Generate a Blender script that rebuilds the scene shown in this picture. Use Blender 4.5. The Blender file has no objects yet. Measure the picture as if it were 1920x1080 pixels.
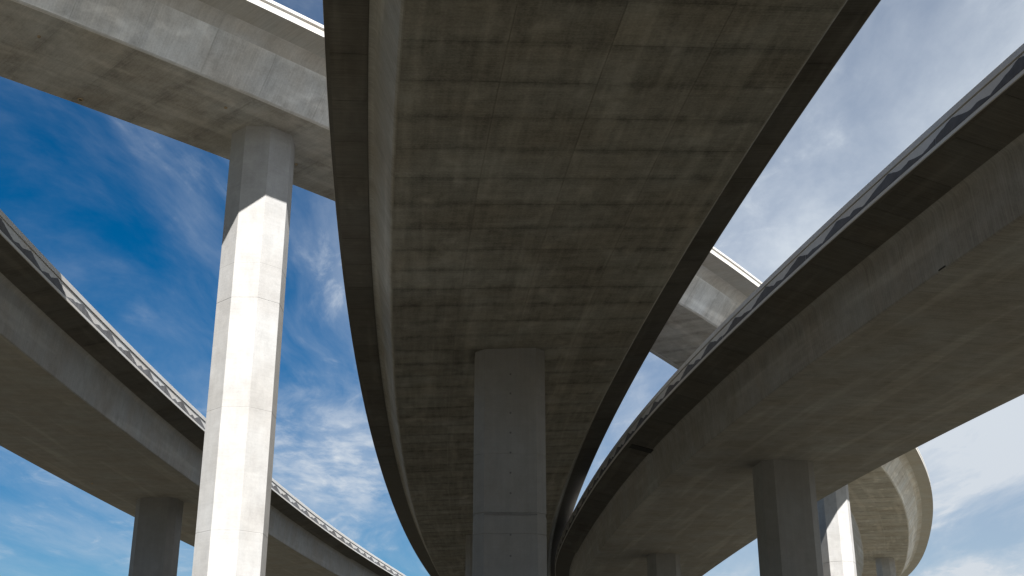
import bpy, bmesh, math, random
from mathutils import Vector, noise as mnoise
random.seed(7)
scene = bpy.context.scene
R = math.radians
EYE = 1.6                                   # camera height above the ground

# ------------------------------------------------------------------ camera
F_PX, PITCH = 2263.98, 20.80
cam_d = bpy.data.cameras.new('camera'); cam = bpy.data.objects.new('camera', cam_d)
scene.collection.objects.link(cam); scene.camera = cam
cam_d.sensor_fit = 'HORIZONTAL'; cam_d.sensor_width = 36.0
cam_d.lens = 36.0 * F_PX / 1920.0
cam_d.shift_x = 8.0 / 1920.0
cam_d.clip_start = 0.1; cam_d.clip_end = 20000
cam.location = (0, 0, EYE); cam.rotation_euler = (R(90 + PITCH), 0, 0)

# ------------------------------------------------------------------ sky and sun
SUN_AZ, SUN_EL = 167.0, 43.0
world = bpy.data.worlds.new('World'); scene.world = world; world.use_nodes = True
class NT:
    """tiny helper to write node trees"""
    def __init__(s, tree): s.t = tree; tree.nodes.clear()
    def n(s, typ, **kw):
        nd = s.t.nodes.new(typ)
        ins = kw.pop('ins', {})
        for k, v in kw.items(): setattr(nd, k, v)
        for k, v in ins.items(): s.put(nd.inputs[k], v)
        return nd
    def put(s, sock, v):
        if isinstance(v, bpy.types.NodeSocket): s.t.links.new(v, sock)
        else: sock.default_value = v
    def m(s, op, a, b=0.0, c=None, clamp=False):
        nd = s.n('ShaderNodeMath', operation=op, use_clamp=clamp)
        s.put(nd.inputs[0], a); s.put(nd.inputs[1], b)
        if c is not None: s.put(nd.inputs[2], c)
        return nd.outputs[0]
    def ramp(s, v, a, b, lo=0.0, hi=1.0):
        nd = s.n('ShaderNodeMapRange', interpolation_type='SMOOTHSTEP')
        s.put(nd.inputs['Value'], v); s.put(nd.inputs['From Min'], a); s.put(nd.inputs['From Max'], b)
        s.put(nd.inputs['To Min'], lo); s.put(nd.inputs['To Max'], hi)
        return nd.outputs[0]
    def noise(s, vec, scale, detail=4.0, rough=0.55, dist=0.0):
        nd = s.n('ShaderNodeTexNoise', ins={'Scale': scale, 'Detail': detail, 'Roughness': rough, 'Distortion': dist})
        s.put(nd.inputs['Vector'], vec); return nd.outputs[0]
    def mapv(s, vec, scale=(1,1,1), loc=(0,0,0), rot=(0,0,0)):
        nd = s.n('ShaderNodeMapping'); s.put(nd.inputs['Vector'], vec)
        nd.inputs['Scale'].default_value = scale; nd.inputs['Location'].default_value = loc; nd.inputs['Rotation'].default_value = rot
        return nd.outputs[0]
    def mix(s, fac, a, b, mode='MIX'):
        nd = s.n('ShaderNodeMix', data_type='RGBA', blend_type=mode)
        s.put(nd.inputs[0], fac); s.put(nd.inputs[6], a); s.put(nd.inputs[7], b)
        return nd.outputs[2]

w = NT(world.node_tree)
sky = w.n('ShaderNodeTexSky', sky_type='NISHITA', sun_disc=False, sun_elevation=R(SUN_EL), sun_rotation=R(SUN_AZ),
          altitude=300.0, air_density=1.0, dust_density=0.25, ozone_density=3.0)
tc = w.n('ShaderNodeTexCoord')
sep = w.n('ShaderNodeSeparateXYZ'); w.put(sep.inputs[0], tc.outputs['Generated'])
zz = w.m('MAXIMUM', sep.outputs[2], 0.0)
den = w.m('ADD', zz, 0.10)
px = w.m('DIVIDE', sep.outputs[0], den); py = w.m('DIVIDE', sep.outputs[1], den)
cv = w.n('ShaderNodeCombineXYZ'); w.put(cv.inputs[0], px); w.put(cv.inputs[1], py)
P = cv.outputs[0]
# polarised deep blue: raise the saturation of the clear sky
hs = w.n('ShaderNodeHueSaturation', ins={'Hue': 0.5, 'Saturation': 1.5, 'Value': 0.45}); w.put(hs.inputs['Color'], sky.outputs[0])
warp = w.n('ShaderNodeTexNoise', ins={'Scale': 0.9, 'Detail': 3.0}); w.put(warp.inputs['Vector'], P)
wv = w.n('ShaderNodeVectorMath', operation='MULTIPLY_ADD'); w.put(wv.inputs[0], warp.outputs['Color'])
wv.inputs[1].default_value = (0.35, 0.35, 0); w.put(wv.inputs[2], P)
big = w.noise(w.mapv(P, (0.45, 0.30, 1), (0.62, 0.1, 0)), 1.0, 3.0)
# a bank of high cirrus lies over the eastern half of the sky, single wisps over the rest
bank = w.ramp(w.m('ADD', px, w.m('MULTIPLY', w.m('SUBTRACT', big, 0.5), 1.6)), -0.15, 0.75)
streak = w.noise(w.mapv(wv.outputs[0], (2.4, 0.75, 1), (3.1, 1.7, 0), (0, 0, R(-24))), 1.0, 9.0, 0.62, 0.3)
tuft = w.noise(w.mapv(wv.outputs[0], (3.2, 2.2, 1), (7.3, 4.4, 0), (0, 0, R(20))), 2.2, 9.0, 0.64, 0.5)
veil = w.ramp(w.m('ADD', w.m('MULTIPLY', streak, 0.8), w.m('MULTIPLY', big, 0.5)), 0.49, 0.96)
wisp = w.m('MULTIPLY', w.ramp(tuft, 0.50, 0.76), w.ramp(streak, 0.40, 0.62))
# one broken patch of fleecy cloud low in the north
pd = w.n('ShaderNodeVectorMath', operation='DISTANCE'); w.put(pd.inputs[0], w.mapv(wv.outputs[0], (1.0, 0.55, 1))); pd.inputs[1].default_value = (-0.28, 1.78, 0)
fleece = w.m('MULTIPLY', w.ramp(w.noise(w.mapv(wv.outputs[0], (5.5, 3.2, 1), (1.3, 0.4, 0), (0, 0, R(-35))), 1.6, 9.0, 0.60, 0.15), 0.38, 0.72), w.ramp(pd.outputs['Value'], 0.12, 0.42, 1.0, 0.0))
cl = w.m('ADD', w.m('MULTIPLY', veil, 0.55), w.m('MULTIPLY', wisp, 0.50))
cl = w.m('ADD', cl, w.m('MULTIPLY', fleece, 0.55))
cl = w.m('ADD', cl, w.m('MULTIPLY', bank, w.m('ADD', 0.48, w.m('MULTIPLY', veil, 0.5))), clamp=True)
cl = w.m('MULTIPLY', cl, 0.92)
cloud_col = w.mix(w.ramp(zz, 0.05, 0.55), (4.3, 4.55, 4.85, 1), (4.9, 5.3, 5.7, 1))
col = w.mix(cl, hs.outputs[0], cloud_col)
bg = w.n('ShaderNodeBackground', ins={'Strength': 0.065}); w.put(bg.inputs['Color'], col)
out = w.n('ShaderNodeOutputWorld'); w.put(out.inputs['Surface'], bg.outputs[0])

sd = bpy.data.lights.new('sun', 'SUN'); sd.energy = 5.0; sd.angle = R(0.53); sd.color = (1.0, 0.975, 0.94)
sun = bpy.data.objects.new('sun', sd); scene.collection.objects.link(sun)
S = Vector((math.sin(R(SUN_AZ)) * math.cos(R(SUN_EL)), math.cos(R(SUN_AZ)) * math.cos(R(SUN_EL)), math.sin(R(SUN_EL))))
sun.rotation_euler = S.to_track_quat('Z', 'Y').to_euler(); sun.location = S * 80

vs = scene.view_settings
vs.view_transform = 'Standard'; vs.look = 'None'; vs.gamma = 1.0; vs.use_curve_mapping = False
vs.exposure = 1.3
scene.render.engine = 'CYCLES'
try:
    scene.cycles.max_bounces = 8; scene.cycles.diffuse_bounces = 5
except Exception: pass

# ------------------------------------------------------------------ materials
def concrete(name, base, board=0.25, blotch=0.28, tint=0.0, edge=0.0, drip=None, streak_lat=0.0, seed=0.0, rough=0.85, warm=0.045, fine=0.12, coarse=0.0):
    """cast concrete; UV runs in metres (x across / round the section, y along or up)"""
    mt = bpy.data.materials.new(name); mt.use_nodes = True; T = NT(mt.node_tree)
    uv = T.n('ShaderNodeUVMap', uv_map='UVMap').outputs[0]
    oi = T.n('ShaderNodeObjectInfo')
    off = T.n('ShaderNodeVectorMath', operation='ADD'); T.put(off.inputs[0], uv); off.inputs[1].default_value = (seed * 13.7, seed * 5.1, seed)
    V = off.outputs[0]
    n1 = T.noise(V, 0.35, 5.0, 0.6)
    n2 = T.noise(V, 1.6, 6.0, 0.62, 0.4)
    n3 = T.noise(V, 14.0, 4.0, 0.6)
    grain_x = T.noise(T.mapv(V, (0.5, 16.0, 1)), 1.0, 4.0, 0.6)        # boards across
    grain_y = T.noise(T.mapv(V, (5.0, 0.35, 1)), 1.0, 4.0, 0.6)        # runs along
    val = T.m('ADD', 1.0, T.m('MULTIPLY', T.m('SUBTRACT', n1, 0.5), blotch * 1.6))
    val = T.m('ADD', val, T.m('MULTIPLY', T.m('SUBTRACT', n2, 0.5), blotch * 1.5))
    val = T.m('ADD', val, T.m('MULTIPLY', T.m('SUBTRACT', n3, 0.5), fine * 2))
    val = T.m('ADD', val, T.m('MULTIPLY', T.m('SUBTRACT', grain_x, 0.5), board * 1.4))
    val = T.m('ADD', val, T.m('MULTIPLY', T.m('SUBTRACT', grain_y, 0.5), streak_lat * 1.6))
    if coarse:                                                         # coarse board rows and long pale bands
        cg = T.noise(T.mapv(V, (0.30, 3.2, 1), (2, 7, 0)), 1.0, 5.0, 0.65)
        lb = T.noise(T.mapv(V, (1.1, 0.07, 1), (5, 1, 0)), 1.0, 3.0, 0.55)
        val = T.m('ADD', val, T.m('MULTIPLY', T.m('SUBTRACT', cg, 0.5), coarse * 2.0))
        val = T.m('ADD', val, T.m('MULTIPLY', T.ramp(lb, 0.50, 0.66), coarse * 1.5))
    if tint: val = T.m('ADD', val, T.m('MULTIPLY', T.m('SUBTRACT', oi.outputs['Random'], 0.5), tint * 2))
    # bug holes
    vor = T.n('ShaderNodeTexVoronoi', ins={'Scale': 3.2}); T.put(vor.inputs['Vector'], V)
    hole = T.m('MULTIPLY', T.m('LESS_THAN', vor.outputs['Distance'], 0.05), T.ramp(n2, 0.45, 0.6))
    val = T.m('SUBTRACT', val, T.m('MULTIPLY', hole, 0.35))
    if edge:                                                           # grout leakage stain along panel joints
        ue = T.n('ShaderNodeUVMap', uv_map='edge').outputs[0]
        sp = T.n('ShaderNodeSeparateXYZ'); T.put(sp.inputs[0], ue)
        dy = T.m('MINIMUM', sp.outputs[1], T.m('SUBTRACT', 1.0, sp.outputs[1]))
        dx = T.m('MINIMUM', sp.outputs[0], T.m('SUBTRACT', 1.0, sp.outputs[0]))
        m1 = T.ramp(T.m('ADD', dy, T.m('MULTIPLY', n2, 0.30)), 0.08, 0.36, 1.0, 0.0)
        m2 = T.ramp(T.m('ADD', dx, T.m('MULTIPLY', n2, 0.12)), 0.04, 0.10, 1.0, 0.0)
        mm = T.m('SUBTRACT', m1, T.m('MULTIPLY', m2, 0.35))
        val = T.m('SUBTRACT', val, T.m('MULTIPLY', mm, T.m('MULTIPLY', n1, edge * 2)))
        pale = T.m('MULTIPLY', T.ramp(T.noise(T.mapv(V, (0.8, 0.45, 1), (4, 2, 0)), 1.0, 3.0), 0.56, 0.72), 0.32)
        val = T.m('ADD', val, pale)
    val = T.m('MAXIMUM', val, 0.25)
    rgb = T.mix(T.ramp(n1, 0.3, 0.7), (base[0] * (1 + warm), base[1], base[2] * (1 - warm), 1), (base[0] * (1 - warm * .4), base[1], base[2] * (1 + warm * .6), 1))
    vv = T.n('ShaderNodeCombineXYZ')
    for i in range(3): T.put(vv.inputs[i], val)
    c = T.mix(1.0, rgb, vv.outputs[0], 'MULTIPLY')
    if drip:                                                           # pale leakage runs over the curve under the overhang
        sp2 = T.n('ShaderNodeSeparateXYZ'); T.put(sp2.inputs[0], uv)
        wob = T.noise(T.mapv(uv, (0.9, 0.7, 1)), 1.0, 2.0)
        yy = T.n('ShaderNodeCombineXYZ'); T.put(yy.inputs[1], T.m('ADD', sp2.outputs[1], T.m('MULTIPLY', wob, 0.6)))
        ln = T.noise(T.mapv(yy.outputs[0], (1, 2.4, 1)), 1.0, 3.0)
        lnm = T.m('MULTIPLY', T.ramp(ln, 0.62, 0.70), T.ramp(T.noise(T.mapv(uv, (1.1, .25, 1), (3, 3, 0)), 1.0, 2.0), 0.42, 0.6))
        band = T.m('MULTIPLY', T.ramp(sp2.outputs[0], drip[0], drip[0] + .25), T.ramp(sp2.outputs[0], drip[1] - .4, drip[1], 1.0, 0.0))
        c = T.mix(T.m('MULTIPLY', T.m('MULTIPLY', lnm, band), 0.75), c, (0.62, 0.61, 0.57, 1))
    bs = T.n('ShaderNodeBsdfPrincipled', ins={'Roughness': rough}); T.put(bs.inputs['Base Color'], c)
    bs.inputs['Specular IOR Level'].default_value = 0.25
    bp = T.n('ShaderNodeBump', ins={'Strength': 0.35, 'Distance': 0.01})
    hgt = T.m('ADD', T.m('MULTIPLY', n3, 0.5), T.m('ADD', T.m('MULTIPLY', grain_x, board * 2), T.m('MULTIPLY', hole, -1.0)))
    T.put(bp.inputs['Height'], hgt); T.put(bs.inputs['Normal'], bp.outputs[0])
    o = T.n('ShaderNodeOutputMaterial'); T.put(o.inputs['Surface'], bs.outputs[0])
    return mt

CON = (0.25, 0.245, 0.225)
MAT = dict(
    soffit=concrete('concrete_soffit', CON, board=0.45, blotch=0.40, seed=1, coarse=0.18, fine=0.2),
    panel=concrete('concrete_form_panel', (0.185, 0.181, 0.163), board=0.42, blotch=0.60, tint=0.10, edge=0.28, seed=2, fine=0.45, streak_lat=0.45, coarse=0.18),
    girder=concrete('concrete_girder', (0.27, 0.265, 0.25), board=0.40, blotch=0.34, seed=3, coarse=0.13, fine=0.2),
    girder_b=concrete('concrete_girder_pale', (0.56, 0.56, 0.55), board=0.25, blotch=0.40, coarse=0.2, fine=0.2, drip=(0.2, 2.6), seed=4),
    panel_b=concrete('concrete_web_panel_lit', (0.63, 0.635, 0.63), board=0.30, blotch=0.42, tint=0.08, edge=0.14, seed=5, coarse=0.2, fine=0.25),  # high ramp's web: skylight on this face painted in as a lighter tone
    panel_s=concrete('concrete_soffit_panel_shaded', (0.41, 0.40, 0.37), board=0.30, blotch=0.50, tint=0.10, edge=0.20, seed=15, coarse=0.14, fine=0.3),  # same ramp's underside: its shade painted in as a darker tone
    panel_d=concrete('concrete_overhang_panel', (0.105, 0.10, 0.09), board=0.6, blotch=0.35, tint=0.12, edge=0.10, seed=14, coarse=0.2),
    web=concrete('concrete_web_streaked', (0.235, 0.232, 0.222), board=0.60, blotch=0.38, seed=6, coarse=0.15, fine=0.2),
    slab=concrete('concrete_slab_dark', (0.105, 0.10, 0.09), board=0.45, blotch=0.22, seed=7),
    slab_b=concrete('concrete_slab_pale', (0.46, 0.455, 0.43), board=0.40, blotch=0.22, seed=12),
    barrier=concrete('concrete_barrier', (0.56, 0.555, 0.54), board=0.08, blotch=0.14, seed=8),
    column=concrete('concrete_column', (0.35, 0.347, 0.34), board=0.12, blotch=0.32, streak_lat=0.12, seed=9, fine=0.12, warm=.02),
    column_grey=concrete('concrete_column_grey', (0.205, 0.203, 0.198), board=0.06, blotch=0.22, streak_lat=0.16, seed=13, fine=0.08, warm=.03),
    stain=concrete('concrete_cold_joint', (0.15, 0.15, 0.15), board=0.2, blotch=0.5, seed=16),
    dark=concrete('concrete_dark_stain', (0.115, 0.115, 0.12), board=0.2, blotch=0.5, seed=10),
    road=concrete('deck_asphalt', (0.05, 0.05, 0.05), board=0.1, blotch=0.2, seed=11),
)
def ground_mat():
    mt = bpy.data.materials.new('dry_earth'); mt.use_nodes = True; T = NT(mt.node_tree)
    tcn = T.n('ShaderNodeTexCoord').outputs['Object']
    n1 = T.noise(tcn, 0.04, 6.0, 0.6); n2 = T.noise(tcn, 0.8, 6.0, 0.65); n3 = T.noise(tcn, 12.0, 4.0)
    a = T.mix(T.ramp(n1, 0.35, 0.65), (0.092, 0.082, 0.056, 1), (0.082, 0.073, 0.051, 1))
    b = T.mix(T.ramp(n2, 0.4, 0.7), a, (0.112, 0.100, 0.070, 1))
    bs = T.n('ShaderNodeBsdfPrincipled', ins={'Roughness': 0.95}); T.put(bs.inputs['Base Color'], b)
    bp = T.n('ShaderNodeBump', ins={'Strength': 0.6, 'Distance': 0.05}); T.put(bp.inputs['Height'], T.m('ADD', n2, T.m('MULTIPLY', n3, .4))); T.put(bs.inputs['Normal'], bp.outputs[0])
    o = T.n('ShaderNodeOutputMaterial'); T.put(o.inputs['Surface'], bs.outputs[0]); return mt

# ------------------------------------------------------------------ object helpers
def link(name, verts, faces, mat, parent=None, uvs=None, edge=None, sharp=None):
    me = bpy.data.meshes.new(name); me.from_pydata(verts, [], faces)
    if uvs is not None:
        ul = me.uv_layers.new(name='UVMap'); i = 0
        for fu in uvs:
            for q in fu: ul.data[i].uv = q; i += 1
    if edge is not None:
        ul = me.uv_layers.new(name='edge'); i = 0
        for fu in edge:
            for q in fu: ul.data[i].uv = q; i += 1
    me.materials.append(mat); me.validate(); me.update()
    if sharp:
        for p in me.polygons: p.use_smooth = True
        me.set_sharp_from_angle(angle=R(sharp))
    o = bpy.data.objects.new(name, me); scene.collection.objects.link(o)
    if parent is not None: o.parent = parent
    return o

# ------------------------------------------------------------------ ground
G = 9000.0
gv = []; N = 24
ring = [0, 30, 80, 200, 600, 2000, G]
gverts = [(0, 0, 0)]; gfaces = []
for r_ in ring[1:]:
    for k in range(N): gverts.append((r_ * math.cos(2 * math.pi * k / N), r_ * math.sin(2 * math.pi * k / N), 0))
for k in range(N): gfaces.append((0, 1 + k, 1 + (k + 1) % N))
for j in range(len(ring) - 2):
    for k in range(N):
        a = 1 + j * N; b = a + N
        gfaces.append((a + k, b + k, b + (k + 1) % N, a + (k + 1) % N))
ground = link('ground', gverts, gfaces, ground_mat()); ground['kind'] = 'structure'

# ------------------------------------------------------------------ bridges
# plan: start point, heading, curvature knots over length LEN (before SCALE); section: half soffit, web run-out, web height, overhang, edge rise, barrier
class Bridge:
    def __init__(b, name, label, start, LEN, k, sec, h, scale, back=80.0, fwd=90.0, e=None, bh=None):
        b.scale = scale
        ds = 0.5; n = int(LEN / ds)
        xs, ys, ts, ss = [start[0]], [start[1]], [start[2]], [0.0]
        def kk(s):
            q = max(0.0, min(0.99999, s / LEN)) * (len(k) - 1); i = int(q); return k[i] + (k[i + 1] - k[i]) * (q - i)
        for i in range(n):
            t0 = ts[-1]; t1 = t0 + (kk(ss[-1]) + kk(ss[-1] + ds)) / 2 * ds; tm = (t0 + t1) / 2
            xs.append(xs[-1] + math.sin(tm) * ds); ys.append(ys[-1] + math.cos(tm) * ds); ts.append(t1); ss.append(ss[-1] + ds)
        b.st = [(x * scale, y * scale, t, s * scale) for x, y, t, s in zip(xs, ys, ts, ss)]
        b.LEN = ss[-1] * scale; b.back, b.fwd = back, fwd
        w_, s_, d_, o_, e_, bh_, b.sup = sec
        b.w, b.s, b.d, b.o = w_ * scale, s_ * scale, d_ * scale, o_ * scale
        b.e = e_ * scale if e is None else e
        b.bh = bh_ * scale if bh is None else bh
        b.z = h * scale + EYE
        b.root = bpy.data.objects.new(name, None); scene.collection.objects.link(b.root)
        b.root['label'] = label; b.root['category'] = 'bridge'; b.root['group'] = 'concrete ramp bridges'
    def at(b, s):
        if s <= 0: x, y, t, _ = b.st[0]; return x + math.sin(t) * s, y + math.cos(t) * s, t
        if s >= b.LEN: x, y, t, _ = b.st[-1]; q = s - b.LEN; return x + math.sin(t) * q, y + math.cos(t) * q, t
        q = s / (0.5 * b.scale); i = min(int(q), len(b.st) - 2); f = q - i; A, B_ = b.st[i], b.st[i + 1]
        return A[0] + (B_[0] - A[0]) * f, A[1] + (B_[1] - A[1]) * f, A[2] + (B_[2] - A[2]) * f
    def pt(b, s, u, v):
        x, y, t = b.at(s)
        return (x + u * math.cos(t), y - u * math.sin(t), b.z + v - b.sup * u)
    def loft(b, name, sec, mat, parent=None, s0=None, s1=None, step=2.0, sharp=28, closed=True):
        s0 = -b.back if s0 is None else s0; s1 = b.LEN + b.fwd if s1 is None else s1
        n = max(1, int(round((s1 - s0) / step))); m = len(sec)
        per = [0.0]
        for i in range(m): a, c = sec[i], sec[(i + 1) % m]; per.append(per[-1] + math.hypot(c[0] - a[0], c[1] - a[1]))
        V, Fc, U = [], [], []
        for j in range(n + 1):
            s = s0 + (s1 - s0) * j / n
            for u, v in sec: V.append(b.pt(s, u, v))
        for j in range(n):
            sa = s0 + (s1 - s0) * j / n; sb = s0 + (s1 - s0) * (j + 1) / n
            for i in range(m if closed else m - 1):
                i2 = (i + 1) % m
                Fc.append((j * m + i, j * m + i2, (j + 1) * m + i2, (j + 1) * m + i))
                U.append(((per[i], sa), (per[i + 1], sa), (per[i + 1], sb), (per[i], sb)))
        if closed:
            Fc.append(tuple(range(m - 1, -1, -1))); U.append(tuple((0, 0) for _ in range(m)))
            Fc.append(tuple(n * m + i for i in range(m))); U.append(tuple((0, 0) for _ in range(m)))
        return link(name, V, Fc, mat, parent or b.root, U, None, sharp)
    def body(b, girder_mat, slab_mat, fillet=0.35):
        w, s, d, o, e = b.w, b.s, b.d, b.o, b.e
        c = 0.045
        # box girder: soffit with small chamfers, inclined webs
        ln = math.hypot(s, d); cx_, cz_ = s / ln * c, d / ln * c
        f = min(fillet, d * .4)
        right = [(w - c, 0), (w + cx_, cz_)]
        k = (d - f) / d; p0 = (w + s * k, d - f); p1 = (w + s, d + 0.002); p2 = (w + s + f, d + e * f / o + 0.002)
        arc = []
        for q in range(0, 7):
            t = q / 6; arc.append(((1-t)**2*p0[0] + 2*t*(1-t)*p1[0] + t*t*p2[0], (1-t)**2*p0[1] + 2*t*(1-t)*p1[1] + t*t*p2[1]))
        top = d + e + .05
        half = right + arc + [(arc[-1][0] - .001, top)]
        sec = half + [(-u, v) for u, v in reversed(half)]
        g = b.loft('box_girder', sec, girder_mat)
        # deck slab with overhangs
        E_ = w + s + o; th = 0.24
        sl = [(w + s - .1, d + 0.004), (E_, d + e), (E_, d + e + th), (-E_, d + e + th), (-E_, d + e), (-(w + s - .1), d + 0.004)]
        b.slab = b.loft('deck_slab', sl, slab_mat)
        b.E = E_; b.v_edge = d + e; b.v_deck = d + e + th
        b.girder = g
        # running surface
        b.loft('road_surface', [(E_ - .5, b.v_deck + .004), (E_ - .5, b.v_deck + .06), (-E_ + .5, b.v_deck + .06), (-E_ + .5, b.v_deck + .004)], MAT['road'])
    def barrier(b, side, style):
        E_, v0, bh = b.E, b.v_edge, b.bh
        x0 = E_ + 0.012; back = E_ - .38
        if style == 'relief': x0 = E_ + 0.05
        if style == 'relief':      # fascia strip, recessed relief field, groove, top band
            fs = 0.13 * bh; tb = 0.27 * bh; gr = 0.035 * bh + .012
            sec = [(x0, v0 - .006), (x0, v0 + fs), (x0 - .035, v0 + fs + .02), (x0 - .035, v0 + bh - tb - gr), (x0 - .09, v0 + bh - tb - gr + .004),
                   (x0 - .09, v0 + bh - tb), (x0 - .002, v0 + bh - tb), (x0 - .002, v0 + bh - .02), (x0 - .022, v0 + bh), (back + .15, v0 + bh), (back + .05, v0 + b.v_deck - v0 + .3), (back, b.v_deck + .004), (E_ + .004, b.v_deck + .004), (E_ + .004, v0 - .006)]
        elif style == 'rail':      # fascia, deep shaded recess, projecting top band
            fs = 0.25 * bh; tb = 0.27 * bh
            sec = [(x0, v0 - .006), (x0, v0 + fs), (x0 - .20, v0 + fs + .01), (x0 - .20, v0 + bh - tb), (x0, v0 + bh - tb + .005), (x0, v0 + bh), (back - .02, v0 + bh),
                   (back - .1, b.v_deck + .004), (E_ + .004, b.v_deck + .004), (E_ + .004, v0 - .006)]
            if v0 + fs < b.v_deck: sec[-2] = (E_ - .15, b.v_deck + .004); sec.insert(-1, (E_ - .15, v0 + fs + .002)); sec.insert(-1, (E_ + .004, v0 + fs - .02))
        else:
            sec = [(x0, v0 - .006), (x0, v0 + bh), (back + .15, v0 + bh), (back, b.v_deck + .004), (E_ + .004, b.v_deck + .004), (E_ + .004, v0 - .006)]
        if side < 0: sec = [(-u, v) for u, v in reversed(sec)]
        br = b.loft('barrier', sec, MAT['barrier'], step=2.0, sharp=20)
        return br
    def relief(b, br, side, s0, s1, seglen=9.0, seed=1):
        """mountain-range relief panels cast on the outer face of the barrier"""
        rnd = random.Random(seed)
        E_, v0, bh = b.E, b.v_edge, b.bh
        lo = v0 + 0.13 * bh + .022; hi = v0 + bh * (1 - .27) - .05 * bh - .02
        s = s0
        pk = []; q = s0 - 3
        while q < s1 + 6:                                  # peaks, then jagged sub-peaks
            pk.append((q, rnd.uniform(.90, 1.0))); q += rnd.uniform(1.2, 1.7)
            pk.append((q, rnd.uniform(.10, .20))); q += rnd.uniform(.5, .8)
            pk.append((q, rnd.uniform(.42, .60))); q += rnd.uniform(.3, .5)        # foothill
            pk.append((q, rnd.uniform(.30, .40))); q += rnd.uniform(.7, 1.0)
        def ht(s):
            for (a, ha), (c, hc) in zip(pk[:-1], pk[1:]):
                if a <= s <= c: return ha + (hc - ha) * (s - a) / (c - a)
            return .1
        while s < s1:
            e = min(s + seglen, s1); step = .15; n = max(2, int((e - s - .03) / step))
            V, Fc, U = [], [], []
            for j in range(n + 1):
                ss = s + (e - s - .03) * j / n
                h_ = max(.03, min(1, ht(ss) + rnd.uniform(-.03, .03)))
                top = lo + (hi - lo) * h_
                ins, outr = E_ + .013, E_ + .046 + rnd.uniform(-.006, .008)
                for (u, v) in ((ins, lo), (outr, lo), (outr - .008, (lo + top) / 2), (outr - .012, top), (ins, top)):
                    V.append(b.pt(ss, side * u, v))
            for j in range(n):
                for i in range(4):
                    f = (j * 5 + i, j * 5 + i + 1, (j + 1) * 5 + i + 1, (j + 1) * 5 + i)
                    Fc.append(f if side > 0 else f[::-1])
                    sa, sb = s + (e - s) * j / n, s + (e - s) * (j + 1) / n
                    q4 = ((i * .2, sa), (i * .2 + .2, sa), (i * .2 + .2, sb), (i * .2, sb)); U.append(q4 if side > 0 else q4[::-1])
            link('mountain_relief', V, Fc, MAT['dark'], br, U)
            s = e
    def panels(b, name, mat, parent, p_of, s0, s1, ds, n_lat, th=0.014, gap=0.012, jitter=.004, stagger=False, latw=None):
        """separate form panels on a surface; p_of(f, off) -> (u, v) across the surface, f in 0..1, off outward"""
        rnd = random.Random(int(abs(s0) * 10) + n_lat)
        s = s0; row = 0
        while s < s1 - .01:
            e = min(s + ds, s1)
            cuts = [i / n_lat for i in range(n_lat + 1)]
            if stagger and row % 2: cuts = [0] + [(i + .5) / n_lat for i in range(n_lat)] + [1]
            for a, c in zip(cuts[:-1], cuts[1:]):
                t = th + rnd.uniform(-jitter, jitter)
                ga = gap / latw * .5 if latw else .001
                fa, fc = a + ga, c - ga
                sa, se = s + gap / 2, e - gap / 2
                V = []
                for off in (-.03, t):
                    for (f, q) in ((fa, sa), (fc, sa), (fc, se), (fa, se)):
                        u, v = p_of(f, off); V.append(b.pt(q, u, v))
                Fc = [(4, 5, 6, 7), (0, 4, 7, 3), (1, 2, 6, 5), (0, 1, 5, 4), (3, 7, 6, 2)]
                W = latw or 1.0
                quv = [(fa * W, sa), (fc * W, sa), (fc * W, se), (fa * W, se)]
                ed = [(0, 0), (1, 0), (1, 1), (0, 1)]
                idx = {4: 0, 5: 1, 6: 2, 7: 3, 0: 0, 1: 1, 2: 2, 3: 3}
                link(name, V, Fc, mat, parent, [[quv[idx[i]] for i in f] for f in Fc], [[ed[idx[i]] for i in f] for f in Fc])
            s = e; row += 1
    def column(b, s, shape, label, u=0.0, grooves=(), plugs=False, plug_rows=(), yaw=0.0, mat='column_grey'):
        """chamfered column from the ground up into the soffit; shape = outline in (across, along) metres"""
        x, y, t = b.at(s); t += R(yaw)
        cx, cy = x + u * math.cos(t), y - u * math.sin(t)
        zt = b.z - b.sup * u + .03
        def P_(p, z, k=1.0): a, l = p[0] * k, p[1] * k; return (cx + a * math.cos(t) + l * math.sin(t), cy - a * math.sin(t) + l * math.cos(t), z)
        lv = [(0.0, 1.0)]
        for z, hgt, dep in sorted(grooves):
            lv += [(z - hgt / 2 - .006, 1.0), (z - hgt / 2, 1 - dep), (z + hgt / 2, 1 - dep), (z + hgt / 2 + .006, 1.0)]
        lv.append((zt, 1.0))
        m = len(shape); V, Fc, U = [], [], []
        per = [0.0]
        for i in range(m): a, c = shape[i], shape[(i + 1) % m]; per.append(per[-1] + math.hypot(c[0] - a[0], c[1] - a[1]))
        for z, k in lv:
            for p in shape: V.append(P_(p, z, k))
        for j in range(len(lv) - 1):
            for i in range(m):
                i2 = (i + 1) % m
                Fc.append((j * m + i, j * m + i2, (j + 1) * m + i2, (j + 1) * m + i))
                za, zb = lv[j][0], lv[j + 1][0]
                U.append(((per[i], za), (per[i + 1], za), (per[i + 1], zb), (per[i], zb)))
        Fc.append(tuple(range(m - 1, -1, -1))); U.append([(0, 0)] * m)
        top = (len(lv) - 1) * m; Fc.append(tuple(top + i for i in range(m))); U.append([(0, 0)] * m)
        co = link('column', V, Fc, MAT[mat], b.root, U); co['label'] = label
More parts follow.
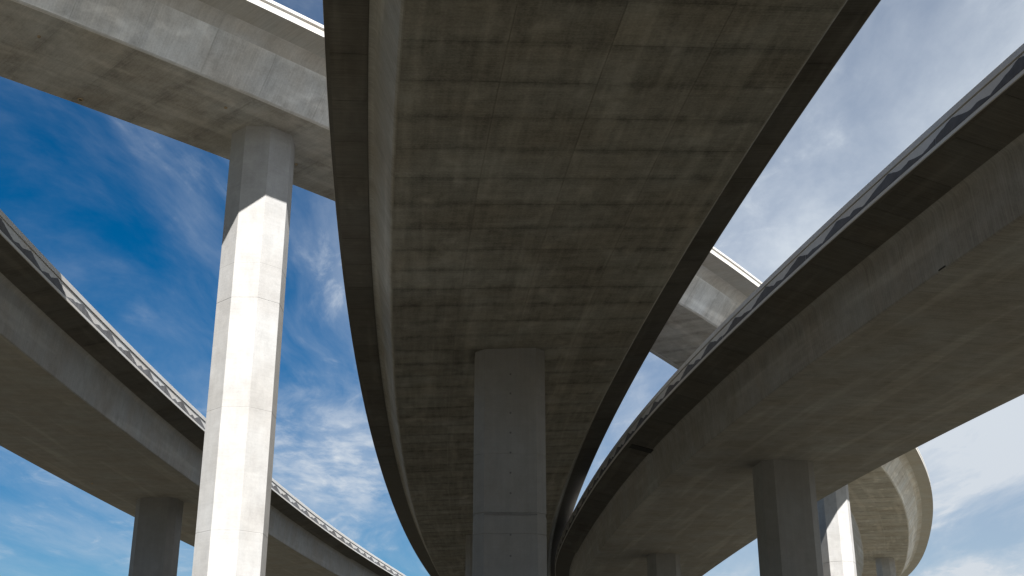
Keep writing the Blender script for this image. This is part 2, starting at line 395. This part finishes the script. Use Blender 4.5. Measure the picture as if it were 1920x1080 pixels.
        if plugs:                                              # form-tie plugs down the middle of the face towards the camera
            ly = min(p[1] for p in shape)
            for z, xo in plug_rows:
                V = []; Fc = []
                for k in range(8):
                    a = 2 * math.pi * k / 8
                    for dep, rr in ((.03, .045), (-.004, .045), (-.004, .03), (.0, .0)):
                        V.append(P_((xo + rr * math.cos(a), ly + dep), z + rr * math.sin(a)))
                for k in range(8):
                    a, c = k * 4, ((k + 1) % 8) * 4
                    for i in range(3): Fc.append((a + i, a + i + 1, c + i + 1, c + i))
                link('tie_plug', V, Fc, MAT['dark'], co, [[(0, 0)] * 4 for _ in Fc])
        return co

def octagon(r): return [(r * math.cos(R(22.5 + 45 * k)), r * math.sin(R(22.5 + 45 * k))) for k in range(8)]
def chamfered(w, l, c):
    a, d = w / 2, l / 2
    return [(a, -d + c), (a, d - c), (a - c, d), (-a + c, d), (-a, d - c), (-a, -d + c), (-a + c, -d), (a - c, -d)]

# --- the ramp straight overhead
mid = Bridge('ramp_bridge', 'dark ramp overhead with broad panelled underside and one central column', (2.8683, 7.9945, -0.1553), 95,
             (0.00419, 0.00244, 0.00180, 0.00216, 0.00094), (3.387, 0.400, 0.978, 0.837, -0.091, 1.1, -0.046), 10.5, 1.5, e=.03, bh=.95)
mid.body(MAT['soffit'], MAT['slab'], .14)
for sd_ in (1, -1): mid.barrier(sd_, 'plain')
ws = 2 * mid.w - .16
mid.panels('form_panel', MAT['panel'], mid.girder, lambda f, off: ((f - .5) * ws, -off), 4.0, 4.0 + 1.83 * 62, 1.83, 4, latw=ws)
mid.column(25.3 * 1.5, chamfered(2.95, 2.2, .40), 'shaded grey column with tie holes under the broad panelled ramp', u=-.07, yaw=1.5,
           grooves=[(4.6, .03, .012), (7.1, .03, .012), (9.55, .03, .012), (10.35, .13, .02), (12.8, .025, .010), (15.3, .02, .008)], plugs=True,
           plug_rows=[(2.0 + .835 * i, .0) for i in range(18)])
def cold_joint(b, co, s, shape, yaw, u, z, hgt):
    x, y, t = b.at(s); t += R(yaw); cx, cy = x + u * math.cos(t), y - u * math.sin(t)
    ly = min(p[1] for p in shape) - .004; xs_ = [p[0] for p in shape if abs(p[1] - ly) < .01]; a, c = min(xs_) + .01, max(xs_) + .25
    rnd = random.Random(4); V, Fc, U = [], [], []; n = 30
    for i in range(n + 1):
        q = a + (max(xs_) - a) * i / n; k = math.sin(math.pi * min(1, .12 + i / n)) ** .5 if i < n else .2
        w_ = hgt * (.35 + .65 * k) * rnd.uniform(.93, 1.07); zc = z + .006 * math.sin(i * .5) - .02 * i / n
        for zz_ in (zc - w_ / 2, zc + w_ / 2): V.append((cx + q * math.cos(t) + ly * math.sin(t), cy - q * math.sin(t) + ly * math.cos(t), zz_))
    for i in range(n): Fc.append((2*i, 2*i+2, 2*i+3, 2*i+1)); U.append([(i*.07, 0), (i*.07+.07, 0), (i*.07+.07, .1), (i*.07, .1)])
    link('cold_joint', V, Fc, MAT['stain'], co, U)
cold_joint(mid, [o for o in mid.root.children if o.name.startswith('column')][0], 25.3 * 1.5, chamfered(2.95, 2.2, .40), 1.5, -.07, 10.35, .12)
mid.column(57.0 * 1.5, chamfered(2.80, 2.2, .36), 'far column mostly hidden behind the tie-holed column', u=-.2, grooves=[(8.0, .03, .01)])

# --- the ramp at the right
rgt = Bridge('ramp_bridge', 'curving ramp with shaded mountain relief barrier and streaked web, two columns below', (15.2830, 21.9260, -0.2113), 80,
             (0.00295, 0.00435, 0.00130, 0.01103), (3.974, 0.115, 1.522, 1.205, 0.288, 0.606, 0.005), 10.5, 1.33, fwd=40)
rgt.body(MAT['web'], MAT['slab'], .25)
bl = rgt.barrier(-1, 'relief'); rgt.barrier(1, 'relief')
rgt.relief(bl, -1, -14, rgt.LEN + 20, 9, 3)
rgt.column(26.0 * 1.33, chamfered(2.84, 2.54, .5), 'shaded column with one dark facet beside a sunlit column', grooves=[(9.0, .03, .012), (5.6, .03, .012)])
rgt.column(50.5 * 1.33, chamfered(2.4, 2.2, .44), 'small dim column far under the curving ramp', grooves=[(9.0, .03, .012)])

# --- the ramp at the left
lft = Bridge('ramp_bridge', 'ramp with partly sunlit mountain relief barrier running behind the tall white column', (-16.4681, 25.9876, -0.0111), 80,
             (0.00243, 0.00185, 0.00257, -0.00074), (2.679, 0.120, 1.353, 0.906, 0.213, 0.572, 0.0), 10.5, 1.53)
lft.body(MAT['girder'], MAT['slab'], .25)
lft.barrier(-1, 'relief'); br_ = lft.barrier(1, 'relief')
lft.relief(br_, 1, 2, lft.LEN + 40, 9, 5)
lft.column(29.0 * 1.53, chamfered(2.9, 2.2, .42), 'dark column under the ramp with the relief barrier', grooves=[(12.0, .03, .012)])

# --- the high ramp crossing over all of them
top = Bridge('ramp_bridge', 'highest pale ramp crossing over the others on octagonal columns', (-19.6387, 25.4078, 0.8732), 150,
             (-0.00587, -0.00784, -0.00378, -0.00449, -0.00142, -0.00597), (2.251, 1.102, 1.509, 1.218, 0.055, 0.400, 0.027), 19.0, 1.2, back=70, fwd=70)
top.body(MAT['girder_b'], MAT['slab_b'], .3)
for sd_ in (1, -1): top.barrier(sd_, 'rail')
kw = math.hypot(top.s, top.d)
def web_b(f, off):
    g = .03 + f * .78
    return (top.w + top.s * g + off * top.d / kw, top.d * g - off * top.s / kw)
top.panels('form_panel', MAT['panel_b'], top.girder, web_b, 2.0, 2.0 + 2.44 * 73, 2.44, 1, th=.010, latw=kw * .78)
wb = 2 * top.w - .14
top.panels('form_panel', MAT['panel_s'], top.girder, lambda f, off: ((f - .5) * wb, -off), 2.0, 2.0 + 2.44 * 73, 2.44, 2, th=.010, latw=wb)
OCT = octagon(1.28)
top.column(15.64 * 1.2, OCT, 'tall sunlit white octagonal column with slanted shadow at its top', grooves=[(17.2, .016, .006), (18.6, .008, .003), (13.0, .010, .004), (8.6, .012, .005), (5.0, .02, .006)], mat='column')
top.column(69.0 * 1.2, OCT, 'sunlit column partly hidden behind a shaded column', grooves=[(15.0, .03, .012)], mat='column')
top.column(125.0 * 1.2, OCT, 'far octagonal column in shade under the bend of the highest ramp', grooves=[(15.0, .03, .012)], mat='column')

def over(b, side):
    a, c = b.w + b.s + .16, b.E - .10
    def f_(f, off):
        u = a + (c - a) * f
        return side * u, b.d + b.e * (u - b.w - b.s) / b.o - off + .002
    return f_, c - a
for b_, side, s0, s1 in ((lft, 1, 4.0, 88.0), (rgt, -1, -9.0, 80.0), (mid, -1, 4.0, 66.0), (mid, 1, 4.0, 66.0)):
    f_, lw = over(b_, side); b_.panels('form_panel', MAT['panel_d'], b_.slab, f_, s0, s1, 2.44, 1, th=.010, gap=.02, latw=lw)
# ------------------------------------------------------------------ small fittings
def plain(name, colr, rough=.8):
    mt = bpy.data.materials.new(name); mt.use_nodes = True; T = NT(mt.node_tree)
    n_ = T.noise(T.n('ShaderNodeTexCoord').outputs['Object'], 9.0, 4.0)
    c_ = T.mix(n_, tuple(v * .75 for v in colr) + (1,), tuple(v * 1.25 for v in colr) + (1,))
    bs = T.n('ShaderNodeBsdfPrincipled', ins={'Roughness': rough}); T.put(bs.inputs['Base Color'], c_)
    o = T.n('ShaderNodeOutputMaterial'); T.put(o.inputs['Surface'], bs.outputs[0]); return mt
RUST = plain('pipe_tan', (.42, .33, .22)); BLACK = plain('void_black', (.012, .012, .012))
def drain(b, s, u, r_=.085):
    V, Fc = [], []
    K = 12
    for k in range(K):
        a = 2 * math.pi * k / K
        for rr, v in ((r_, .02), (r_, -.06), (r_ * .62, -.06), (r_ * .62, -.012)):
            V.append(b.pt(s + rr * math.sin(a), u + rr * math.cos(a), v))
    for k in range(K):
        a, c = k * 4, ((k + 1) % K) * 4
        for i in range(3): Fc.append((a + i, c + i, c + i + 1, a + i + 1))
    d_ = link('drain_pipe', V, Fc, RUST, b.girder)
    # dark inside of the pipe
    V = [b.pt(s + r_ * .63 * math.sin(2 * math.pi * k / K), u + r_ * .63 * math.cos(2 * math.pi * k / K), -.02) for k in range(K)]
    V2 = [(x, y, z + .015) for x, y, z in V]
    link('pipe_bore', V + V2, [tuple(range(K))] + [(k, (k + 1) % K, K + (k + 1) % K, K + k) for k in range(K)], BLACK, d_)
for s_, u_ in ((12.0, -2.2), (36.5, -2.1)): drain(top, s_, u_, .11)
for s_, u_ in ((16.2, 1.23), (9.0, 1.1), (21.0, -.85)): drain(top, s_, u_, .06)
drain(lft, 38.25, -2.55, .07)
# open expansion joint across the right ramp's overhang
def strip(b, name, s0, s1, pts, off, mat, parent):
    V, Fc = [], []
    for q in (s0, s1):
        for (u, v) in pts: V.append(b.pt(q, u, v)); V.append(b.pt(q, u, v - off))
    n = len(pts) * 2
    for i in range(len(pts) - 1):
        a = i * 2
        Fc += [(a + 1, a + 3, n + a + 3, n + a + 1), (a, a + 2, a + 3, a + 1), (n + a, n + a + 1, n + a + 3, n + a + 2)]
    return link(name, V, Fc, mat, parent)
rw = rgt.w + rgt.s
strip(rgt, 'joint_filler', 40.4, 41.25, [(-rw - .12, rgt.d + .01), (-rgt.E + .2, rgt.d + rgt.e * .87)], .03, BLACK, rgt.slab)

# grout-leak slot at the foot of the right ramp's web
V = []
for q in (7.1, 7.5):
    for v in (.05, .10):
        g = v / rgt.d
        for off in (.012, -.05): V.append(rgt.pt(q, -(rgt.w + rgt.s * g + off), v))
link('vent_slot', V, [(0, 2, 6, 4), (1, 3, 7, 5), (0, 1, 3, 2), (4, 5, 7, 6), (0, 1, 5, 4), (2, 3, 7, 6)], BLACK, rgt.girder)
